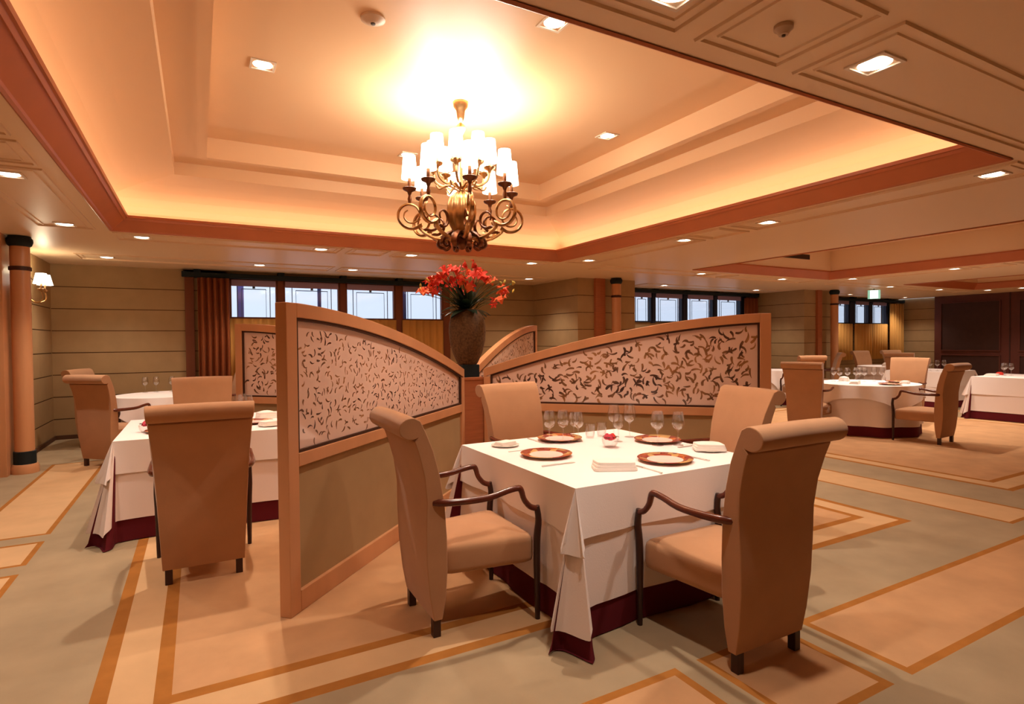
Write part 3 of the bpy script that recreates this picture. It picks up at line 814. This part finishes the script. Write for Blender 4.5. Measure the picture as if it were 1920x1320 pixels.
def make_chair():
    r = thing('dining_armchair', '', 'chair')
    prof = [(.0, .085), (-.02, .20), (-.036, .36), (-.040, .52), (-.038, .66), (-.052, .78), (-.078, .88), (-.100, .945)]
    cy, cz, R = -.116, 1.006, .050
    for a in range(-60, -291, -15):
        prof.append((cy+R*1.15*math.cos(D2R(a)), cz+R*math.sin(D2R(a))))
    prof += [(-.075, 1.040), (-.050, .99), (-.012, .90), (.022, .78), (.048, .64), (.062, .48), (.066, .32), (.058, .18), (.042, .085)]
    def hw(z): return .212+.022*min(1, z/.5)+.038*max(0, (z-.5)/.5)**1.1 if z > .5 else .212+.022*z/.5
    m = MB(); n = len(prof); vs = []
    for s in (-1, -.5, 0, .5, 1):
        for (y, z) in prof:
            bow = (1-s*s)*(-.008 if y < 0 and z < .95 else 0)
            vs.append((s*hw(z), y+bow, z+(.004*(1-s*s) if z > 1 else 0)))
    fs = []
    for k in range(4):
        for i in range(n): fs.append((k*n+i, k*n+(i+1) % n, (k+1)*n+(i+1) % n, (k+1)*n+i))
    fs.append(tuple(range(n))); fs.append(tuple(range(4*n, 5*n))[::-1])
    m.add(vs, fs); m.build('backrest', M['suede'], r, smooth=True, bevel=.022, seg=4)
    m = MB(); rounded_slab(m, rrect([(-.205, .05), (.205, .05), (.262, .525), (-.262, .525)], .05), .285, .425, .03, .035); m.build('seat', M['suede'], r, smooth=True)
    for s in (-1, 1):
        x = s*.275
        MB().tube([(s*.235, -.005, .652), (s*.258, .04, .650), (x, .14, .648), (x*1.015, .26, .650), (x, .36, .668), (x, .42, .674), (x, .437, .660), (x, .452, .615), (x, .485, .575), (x, .520, .560)],
                  [.016, .018, .0175, .0165, .0155, .0155, .0155, .0145, .0145, .015], 8, smooth=3).build('arm', M['mahogany'], r, smooth=True)
        MB().tube([(x, .524, .572), (x, .534, .50), (x, .525, .42), (x*.985, .525, .28), (x*.98, .528, .0)], [.015, .017, .0185, .0175, .013], 8, smooth=3).build('front_leg', M['leg'], r, smooth=True)
        MB().box(s*.185-.019, s*.185+.019, -.0, .038, 0, .10).build('back_leg', M['leg'], r, bevel=.003)
    return r
CH = make_chair(); used = [False]
def chair(x, y, face, lab, sc=1):
    """face: azimuth in degrees, 0 = +Y, 90 = +X"""
    rz = -D2R(face)
    if not used[0]:
        o = CH; used[0] = True; o.location = (x, y, 0); o.rotation_euler = (0, 0, rz); o['label'] = lab
    else: o = dup(CH, (x, y, 0), rz, lab)
    o['group'] = 'tan upholstered dining armchairs'
    return o
# front table
chair(.95, 2.725, 91, 'tan suede armchair at the left side of the front table, seen from its side')
chair(2.145, 1.615, 0, 'large tan suede armchair nearest the camera, its back to us, right of the front table')
chair(2.20, 3.96, 172, 'tan armchair behind the front table next to the centre post')
chair(3.28, 2.74, -78, 'tan armchair on the right far side of the front table, before the broad screen')
# left table
chair(.01, 3.84, 1, 'tan armchair at the near side of the left table, its wide back towards the camera')
chair(.03, 6.53, 180, 'tan armchair on the far side of the left table, facing the camera')
# back left table
chair(-1.03, 7.98, 42, 'tan armchair turned to the round back table, nearest the left column')
chair(-1.36, 9.75, 110, 'tan armchair in the back left corner, mostly hidden behind another chair')
chair(.55, 9.50, -110, 'tan armchair before the brown drape, only its top corner showing')
# right side
chair(7.64, 5.20, 72, 'tan armchair at left of the right-hand round table, back to the camera')
chair(8.58, 3.82, -4, 'tan armchair at right of the right-hand round table, turned in profile')
chair(10.28, 5.15, -100, 'tan armchair on the far side of the right-hand round table, its front towards us')

# ================================================================ TABLES
def square_cloth(mb, h, ztop, drop, e, flare, seed, top=True, tip=.3):
    """h: half size; drop: hang length; e: stand-off"""
    rnd = random.Random(seed); ph = [rnd.uniform(0, 6.28) for _ in range(12)]
    K = 10; ns = 14; ncn = 28
    per = []
    for c in range(4):   # sides then corner
        a = PI/2*c; ux = Vector((math.cos(a), math.sin(a))); uy = Vector((-math.sin(a), math.cos(a)))
        for i in range(ns): per.append(('s', c, i/ns, ux, uy))
        for i in range(ncn): per.append(('c', c, i/ncn, ux, uy))
    base = len(mb.v); N = len(per)
    rc = .018
    for k in range(K+1):
        t = k/K; rho = drop*t
        for (ty, c, u, ux, uy) in per:
            if ty == 's':
                p = ux*(h+e)+uy*(-h+2*h*u)
                wv = math.sin(2*PI*(2.0*u)+ph[c])*.010+math.sin(2*PI*5*u+ph[c+4])*.004
                edge = min(u, 1-u); near = math.exp(-edge*14)
                p = p+ux*(wv*t+.03*near*t*flare/.18)
                z = ztop-rho
            else:
                cor = ux*(h+e)+uy*(h+e)
                dg = (ux+uy)/math.sqrt(2); lt = (uy-ux)/math.sqrt(2)
                f = math.sin(PI*u)
                R = 1/max(math.cos(u*PI/2), math.sin(u*PI/2))
                lob = math.sin(3*PI*u+.3*math.sin(ph[c]))
                p = cor+dg*(t*(flare*f**.7*.95*(1-.34*math.exp(-((u-.44)/.10)**2))+.02*lob*f))+lt*(-t*flare*.55*math.sin(2*PI*u)-t*.02*math.sin(6*PI*u)*f)
                p = p+(uy*(-.0)+ux*0)
                z = ztop-rho*(1+.414*f**1.6*tip)
            if k == 0: z = ztop-.004; 
            mb.v.append((p.x, p.y, max(z, .006)))
    for k in range(K):
        for j in range(N):
            mb.f.append([base+k*N+j, base+k*N+(j+1) % N, base+(k+1)*N+(j+1) % N, base+(k+1)*N+j]); mb.m.append(mb.mi)
    if top:
        s0 = len(mb.v)
        for j in range(N):
            x, y, z = mb.v[base+j]; mb.v.append((x*(h-.006)/(h+e), y*(h-.006)/(h+e), ztop))
        for j in range(N): mb.f.append([base+j, s0+j, s0+(j+1) % N, base+(j+1) % N]); mb.m.append(mb.mi)
        mb.f.append([s0+j for j in range(N)]); mb.m.append(mb.mi)
def round_cloth(mb, R, ztop, drop, e, waves, amp, square=False, top=True, rot=0):
    N = 120; K = 8; base = len(mb.v)
    for k in range(K+1):
        t = k/K
        for j in range(N):
            a = 2*PI*j/N; w = math.sin(waves*a+.7*math.sin(2*a))
            d = drop
            if square:
                q = (a-rot) % (PI/2); d = drop*(1/max(math.cos(q), math.sin(q)))**1.9-drop*.25
            r = R+e+amp*t*(w+.8)+(0.02*t if square else 0)
            mb.v.append((r*math.cos(a), r*math.sin(a), max(.006, ztop-(.004 if k == 0 else 0)-d*t)))
    for k in range(K):
        for j in range(N):
            mb.f.append([base+k*N+j, base+k*N+(j+1) % N, base+(k+1)*N+(j+1) % N, base+(k+1)*N+j]); mb.m.append(mb.mi)
    if top:
        s0 = len(mb.v)
        for j in range(N): a = 2*PI*j/N; mb.v.append(((R-.006)*math.cos(a), (R-.006)*math.sin(a), ztop))
        for j in range(N): mb.f.append([base+j, s0+j, s0+(j+1) % N, base+(j+1) % N]); mb.m.append(mb.mi)
        mb.f.append([s0+j for j in range(N)]); mb.m.append(mb.mi)
ZT = .722
def table(x, y, h, labs, rz=0, seed=1, hy=None, round_=False, group=None):
    """table with three cloths; each cloth is a thing of its own"""
    tn, l1, l2, l3 = labs
    t = thing('dining_table', tn, 'table', (x, y, 0), rz, group)
    if round_: MB().lathe([(0, .68), (h-.01, .68), (h-.005, .70), (h-.01, .713), (0, .713)], 48).build('tabletop', M['wood'], t)
    else: MB().box(-h+.005, h-.005, -h+.005, h-.005, .68, .713).build('tabletop', M['wood'], t)
    q = h*.62
    for sx in (-1, 1):
        for sy in (-1, 1): MB().box(sx*q-.03, sx*q+.03, sy*q-.03, sy*q+.03, 0, .68).build('leg', M['leg'], t)
    def cl(nm, f, matn, lab, cat):
        m = MB(); f(m); o = m.build(nm, M[matn], smooth=True); o.location = (x, y, 0); o.rotation_euler = (0, 0, rz); tag(o, lab, cat, 'layered table linens'); return o
    if round_:
        cl('under_cloth', lambda m: round_cloth(m, h, .7155, .71, .003, 9, .024), 'burgundy', l1, 'tablecloth')
        cl('tablecloth', lambda m: round_cloth(m, h, .7185, .57, .010, 9, .030), 'cloth2', l2, 'tablecloth')
        cl('table_overlay', lambda m: round_cloth(m, h, ZT, .24, .024, 9, .026, True), 'cloth', l3, 'tablecloth')
    else:
        cl('under_cloth', lambda m: square_cloth(m, h, .7155, .71, .002, .21, seed), 'burgundy', l1, 'tablecloth')
        cl('tablecloth', lambda m: square_cloth(m, h, .7185, .56, .009, .19, seed), 'cloth2', l2, 'tablecloth')
        cl('table_overlay', lambda m: square_cloth(m, h, ZT, .235, .02, .115, seed, tip=.6), 'cloth', l3, 'tablecloth')
table(2.15, 2.80, .625, ('square dining table hidden under cloths in the foreground', 'burgundy floor-length cloth under the white linen of the front table', 'white cloth reaching almost to the floor on the front table', 'short white top cloth on the front table under the place settings'), 0, 2)
table(.09, 5.47, .61, ('square dining table hidden under cloths left of the nearest screen', 'burgundy floor-length cloth on the left table', 'long white cloth on the left table', 'short white top cloth on the left table'), 0, 3)
table(-.42, 9.0, .56, ('round dining table in the back left recess', 'burgundy under cloth of the round back left table', 'long white cloth of the round back left table', 'white top cloth of the round back left table beneath wine glasses'), .3, 4, round_=True)
table(8.78, 4.97, .66, ('round dining table between two armchairs at the right', 'dark burgundy cloth at the foot of the right-hand round table', 'long white cloth of the right-hand round table', 'white top cloth with hanging corner on the right-hand round table'), .35, 5, round_=True)
# long tables by the dark wall
def long_table(x, y, hx, hy, nm, rz=0):
    t = thing('banquet_table', 'long dining table %s' % nm, 'table', (x, y, 0), rz)
    MB().box(-hx+.01, hx-.01, -hy+.01, hy-.01, .68, .713).build('tabletop', M['wood'], t)
    for sx in (-1, 1):
        for sy in (-1, 1): MB().box(sx*(hx-.2)-.03, sx*(hx-.2)+.03, sy*(hy-.2)-.03, sy*(hy-.2)+.03, 0, .68).build('leg', M['leg'], t)
    def cl(n_, zt, d, e, fl, mt, lab):
        m = MB(); square_cloth(m, 1.0, zt, d, e, fl, 9)
        # stretch the unit square to the table, keeping the drape near the edges
        for i, (a, b, c) in enumerate(m.v):
            na = max(-1, min(1, a)); nb = max(-1, min(1, b)); m.v[i] = (na*hx+(a-na), nb*hy+(b-nb), c)
        o = m.build(n_, M[mt], smooth=True); o.location = (x, y, 0); o.rotation_euler = (0, 0, rz); tag(o, lab, 'tablecloth', 'layered table linens')
    cl('under_cloth', .7155, .71, .002, .18, 'burgundy', 'dark burgundy under cloth of the long table %s' % nm)
    cl('tablecloth', .7185, .58, .009, .18, 'cloth2', 'long white cloth on the long table %s' % nm)
    cl('table_overlay', ZT, .30, .017, .14, 'cloth', 'white top cloth on the long table %s' % nm)
long_table(12.2, 3.45, .62, 1.33, 'at the right edge, before the dark wall')
long_table(13.1, 6.15, .62, .50, 'behind the right-hand round table')

# far background tables and chairs
table(14.3, 7.6, .60, ('round far table below the hanging green sign', 'burgundy cloth of the far table below the green sign', 'long white cloth of the far table below the green sign', 'white top cloth of the far table below the green sign'), 0, 6, round_=True)
table(10.9, 8.1, .42, ('small far table between the screen end and the wood column', 'burgundy cloth of the small far table by the screen end', 'long white cloth of the small far table by the screen end', 'white top cloth of the small far table by the screen end'), 0, 7, round_=True)
chair(9.98, 8.12, 85, 'far tan armchair just right of the broad screen, left of the small far table')
chair(10.5, 7.05, 25, 'far tan armchair in front of the small far table by the screen')
chair(12.9, 8.0, -40, 'far tan armchair in profile, curved back leaning right, beside the wood column')
chair(13.55, 6.95, 70, 'tan armchair whose rolled top shows above the other chairs near the far windows')
chair(16.0, 8.35, 200, 'distant tan armchair in front of the striped wall by the dark panelling')
chair(14.9, 8.5, 190, 'distant tan armchair before the gold half curtains')

# ================================================================ TABLEWARE
def lathe_open(prof, n=18):
    m = MB(); m.lathe(prof, n); return m
def make_glass(kind):
    if kind == 'wine':
        prof = [(.0, .0), (.034, .001), (.034, .003), (.008, .007), (.0042, .015), (.004, .085), (.010, .095), (.030, .112), (.040, .135), (.0405, .155), (.036, .185), (.030, .213), (.029, .213), (.035, .185), (.0393, .155), (.0385, .136), (.029, .114), (.006, .100), (.0, .099)]
        nm, cat = 'wine_glass', 'glass'
    elif kind == 'tumbler':
        prof = [(0, 0), (.028, 0), (.032, .03), (.036, .10), (.035, .10), (.031, .03), (.026, .008), (0, .008)]; nm, cat = 'tumbler', 'glass'
    r = thing(nm, '', cat)
    if kind == 'wine':
        MB().lathe(prof[:7], 18).build('foot_and_stem', M['drink'], r, smooth=True)
        MB().lathe([(.004, .0951)]+prof[7:], 20, caps=False).build('bowl', M['drink'], r, smooth=True)
    else: MB().lathe(prof, 18).build('glass_body', M['drink'], r, smooth=True)
    return r
proto = {}
def place(kind, maker, x, y, lab, group=None, z=ZT+.0008, rz=0, scale=None):
    if kind not in proto:
        o = maker(); proto[kind] = o; o.location = (x, y, z); o.rotation_euler = (0, 0, rz); o['label'] = lab
        if group: o['group'] = group
        if scale: o.scale = scale
    else:
        o = dup(proto[kind], (x, y, z), rz, lab, group)
        o.scale = scale or (1, 1, 1)
    return o
W = lambda x, y, lab, g='wine glasses', s=None: place('wine', lambda: make_glass('wine'), x, y, lab, g, scale=s)
T = lambda x, y, lab, g='tumblers': place('tumbler', lambda: make_glass('tumbler'), x, y, lab, g)
W(2.01, 3.17, 'leftmost wine glass on the front table')
W(2.107, 3.155, 'second wine glass from the left on the front table, beside the leftmost')
W(2.205, 3.12, 'third wine glass from the left on the front table, slightly shorter', s=(.92, .92, .92))
T(2.36, 3.20, 'tumbler left of the flower bowl on the front table, left of a pair')
T(2.46, 3.20, 'tumbler left of the flower bowl on the front table, right of a pair')
W(2.52, 3.14, 'wine glass behind the flower bowl, left of two tall ones on the front table', s=(1.05, 1.05, 1.05))
W(2.61, 3.08, 'wine glass behind the flower bowl, right of two tall ones on the front table', s=(1.05, 1.05, 1.05))
W(2.555, 2.745, 'broad wine glass at right on the front table, left of the last pair', s=(1.1, 1.1, 1.02))
W(2.668, 2.68, 'rightmost wine glass on the front table, beside the bread plate')
W(2.43, 2.98, 'wine glass standing in the middle of the front table just behind the flower bowl', s=(.85, .85, .85))
W(2.28, 3.28, 'small stemmed glass beyond the tumblers on the front table', s=(.85, .85, .8))
def make_plate():
    r = thing('charger_plate', '', 'plate')
    m = MB(); m.lathe([(.098, .006), (.104, .0085), (.150, .017), (.152, .019), (.150, .0205), (.104, .012), (.098, .010)], 48, caps=False); m.build('rim', M['rim'], r, smooth=True)
    m = MB(); m.lathe([(0, .0), (.07, .0), (.075, .003), (.0985, .006), (.0985, .0105), (.0, .0085)], 48); m.build('plate_centre', M['porcelain'], r, smooth=True)
    return r
PL = lambda x, y, lab, rz=0: place('plate', make_plate, x, y, lab, 'red and gold rimmed charger plates', rz=rz)
PL(1.775, 2.835, 'red and gold rimmed charger plate at the left side of the front table')
PL(2.265, 2.375, 'red and gold rimmed charger plate at the near side of the front table', 1)
PL(2.14, 3.245, 'red and gold rimmed charger plate at the far side of the front table behind glasses', 2)
PL(2.66, 2.86, 'red and gold rimmed charger plate at the right side of the front table', 3)
def make_napkin():
    r = thing('folded_napkin', '', 'napkin')
    for k in range(3):
        m = MB(); out = rrect([(-.085+.008*k, -.06+.006*k), (.085-.004*k, -.06), (.085-.01*k, .06-.005*k), (-.08, .06-.008*k)], .02, 3)
        rounded_slab(m, out, k*.011, k*.011+.011, .003 if k < 2 else .012, .005)
        o = m.build('fold', M['napkin'], r, smooth=True)
    return r
def make_sideplate():
    r = thing('side_plate', '', 'plate')
    m = MB(); m.lathe([(0, 0), (.045, 0), (.05, .003), (.09, .010), (.09, .012), (.05, .006), (0, .005)], 36); m.build('dish', M['porcelain'], r, smooth=True)
    return r
def nap(x, y, lab, rz, plate=None, s=None):
    z = ZT+.0008
    if plate:
        place('side', make_sideplate, x, y, plate, 'white side plates'); z += .0068
    place('napkin', make_napkin, x, y, lab, 'folded white napkins', z=z, rz=rz, scale=s)
nap(1.90, 2.37, 'folded white napkin at the near corner of the front table', -.45, None, (1.35, 1.15, 1.25))
nap(1.715, 3.235, 'folded white napkin on a side plate at the far left corner of the front table', .3, 'white side plate at the far left corner of the front table', (.8, .8, .7))
nap(2.70, 2.46, 'thick folded white napkin at the right corner of the front table', -.6, 'white side plate at the right corner of the front table', (1.1, 1.1, 1.1))
def make_knife():
    r = thing('table_knife', '', 'cutlery')
    MB().box(-.006, .006, -.10, .0, 0, .006).build('handle', M['silver'], r, bevel=.002)
    MB().box(-.009, .009, .0, .11, .001, .003).build('blade', M['silver'], r)
    return r
def make_fork():
    r = thing('table_fork', '', 'cutlery')
    MB().box(-.005, .005, -.10, .04, 0, .004).build('handle', M['silver'], r, bevel=.001)
    m = MB(); m.box(-.011, .011, .04, .055, .001, .004)
    for k in range(4): m.box(-.011+k*.0063, -.0083+k*.0063, .055, .10, .001, .004)
    m.build('tines', M['silver'], r)
    return r
K = lambda x, y, rz, lab: place('knife', make_knife, x, y, lab, 'silver table knives', rz=rz)
F = lambda x, y, rz, lab: place('fork', make_fork, x, y, lab, 'silver table forks', rz=rz)
K(1.70, 2.60, -PI/2, 'silver knife near the left charger plate of the front table')
K(1.975, 3.29, PI, 'silver knife left of the far charger plate on the front table')
F(2.04, 2.26, 0, 'silver fork between the near napkin and the near charger plate')
K(2.465, 2.34, 0, 'silver knife right of the near charger plate')
F(1.74, 3.05, -PI/2, 'silver fork beyond the left charger plate of the front table')
K(2.72, 2.62, PI/2, 'silver knife next to the right charger plate of the front table')
def make_bowl():
    r = thing('flower_bowl', '', 'flowers')
    MB().lathe([(0, 0), (.03, 0), (.044, .02), (.048, .045), (.046, .045), (.041, .022), (.028, .004), (0, .004)], 20).build('glass_bowl', M['drink'], r, smooth=True)
    rnd = random.Random(5)
    for k in range(3):
        a = k*2.1; m = MB()
        for (q, rr) in enumerate((.022, .017, .011)):
            m.lathe([(rr*.5, .0+q*.004), (rr, .010+q*.006), (rr*.75, .022+q*.005), (rr*.55, .024+q*.005)], 9)
        o = m.build('rose', M['pink'] if k else M['petal'], r, smooth=True); o.location = (.018*math.cos(a), .018*math.sin(a), .040)
    for k in range(7):
        a = k*.9+.3; d = Vector((math.cos(a), math.sin(a), 0)); s = Vector((-d.y, d.x, 0)); vs = []
        for i in range(5):
            t = i/4; c = d*(.012+.04*t)+Vector((0, 0, .042+.018*math.sin(2.2*t))); w = s*.012*math.sin(PI*(.1+.85*t)); vs += [c-w, c+w]
        m = MB(); m.add(vs, [(2*i, 2*i+1, 2*i+3, 2*i+2) for i in range(4)]); m.build('leaf', M['leaf'], r, smooth=True)
    return r
BW = lambda x, y, lab, s=None: place('bowl', make_bowl, x, y, lab, 'small table flower bowls', scale=s)
BW(2.265, 2.86, 'small glass bowl of pink roses at the centre of the front table', (1.1, 1.1, 1.15))
BW(-.36, 5.19, 'small bowl with pink flower and green leaves on the left table', (1.15, 1.15, 1.15))
place('plate', make_plate, -.22, 5.12, 'charger plate half hidden by the chair on the left table', 'red and gold rimmed charger plates')
place('plate', make_plate, .40, 5.28, 'charger plate at the right end of the left table', 'red and gold rimmed charger plates')
nap(.50, 5.02, 'folded napkin at the near right corner of the left table', .4, 'side plate at the near right corner of the left table')
nap(.52, 5.55, 'folded napkin standing at the far right of the left table', .2, None, (1, 1, 1.6))
for i, (x, y) in enumerate(((.30, 5.62), (.38, 5.60), (.34, 5.72))):
    W(x, y, 'wine glass on the left table peeking over the chair back, %s' % ('left', 'right', 'middle')[i])
for i, (x, y) in enumerate(((-.66, 9.38), (-.53, 9.40), (-.34, 9.36))):
    W(x, y, '%s of three wine glasses on the round back left table' % ('leftmost', 'middle one', 'rightmost')[i])
BW(-.30, 9.2, 'small flower bowl on the round back left table', (.9, .9, .9))
for i, (x, y) in enumerate(((8.62, 5.28), (8.72, 5.22), (8.82, 5.15), (8.92, 5.08), (9.12, 5.05), (9.2, 4.98), (9.04, 5.22), (8.66, 5.40))):
    W(x, y, 'wine glass on the right-hand round table, number %s in the row' % ('one', 'two', 'three', 'four', 'five', 'six', 'seven', 'eight')[i], 'wine glasses on the right-hand round table')
PL(8.62, 4.55, 'charger plate on the near rim of the right-hand round table'); PL(9.18, 4.75, 'charger plate at the right rim of the right-hand round table')
nap(9.0, 4.55, 'folded napkin on the near rim of the right-hand round table', .3); nap(8.40, 4.92, 'folded napkin at the left rim of the right-hand round table', .3)
nap(8.85, 5.35, 'folded napkin at the far rim of the right-hand round table', .9, None, (1, 1, 1.6))
for i, (x, y) in enumerate(((12.1, 4.55), (12.19, 4.48), (12.1, 4.22), (12.2, 4.15), (12.28, 4.6))):
    W(x, y, 'wine glass on the right edge long table, %s' % ('first of the left cluster', 'second of the left cluster', 'first of the cut-off cluster', 'second of the cut-off cluster', 'hindmost of the left cluster')[i], 'wine glasses on the long tables')
nap(12.0, 4.68, 'flat folded white napkin at the corner of the long table by the right edge', .2, None, (1.5, 1.5, .8))
tag(MB().lathe([(0, 0), (.05, 0), (.055, .03), (.03, .05), (0, .05)], 14).build('red_dish', M['petal']), 'small red dish near the napkin on the right edge long table', 'dish').location = (12.3, 4.68, ZT+.001)
for i, (x, y) in enumerate(((12.75, 5.98), (12.85, 5.90), (13.0, 5.85), (12.7, 6.3))):
    W(x, y, 'wine glass on the long table behind the round table, %s' % ('leftmost', 'second', 'third', 'rearmost')[i], 'wine glasses on the long tables')
for i, (x, y) in enumerate(((14.0, 7.3), (14.15, 7.25), (14.35, 7.3))):
    W(x, y, 'distant wine glass on the far table under the green sign, %s' % ('left', 'middle', 'right')[i], 'distant wine glasses')
for i in range(2):
    nap(14.05+.4*i, 7.5, 'distant folded napkin on the far table under the green sign, %s' % ('left', 'right')[i], .3, None, (1.3, 1.3, 2))
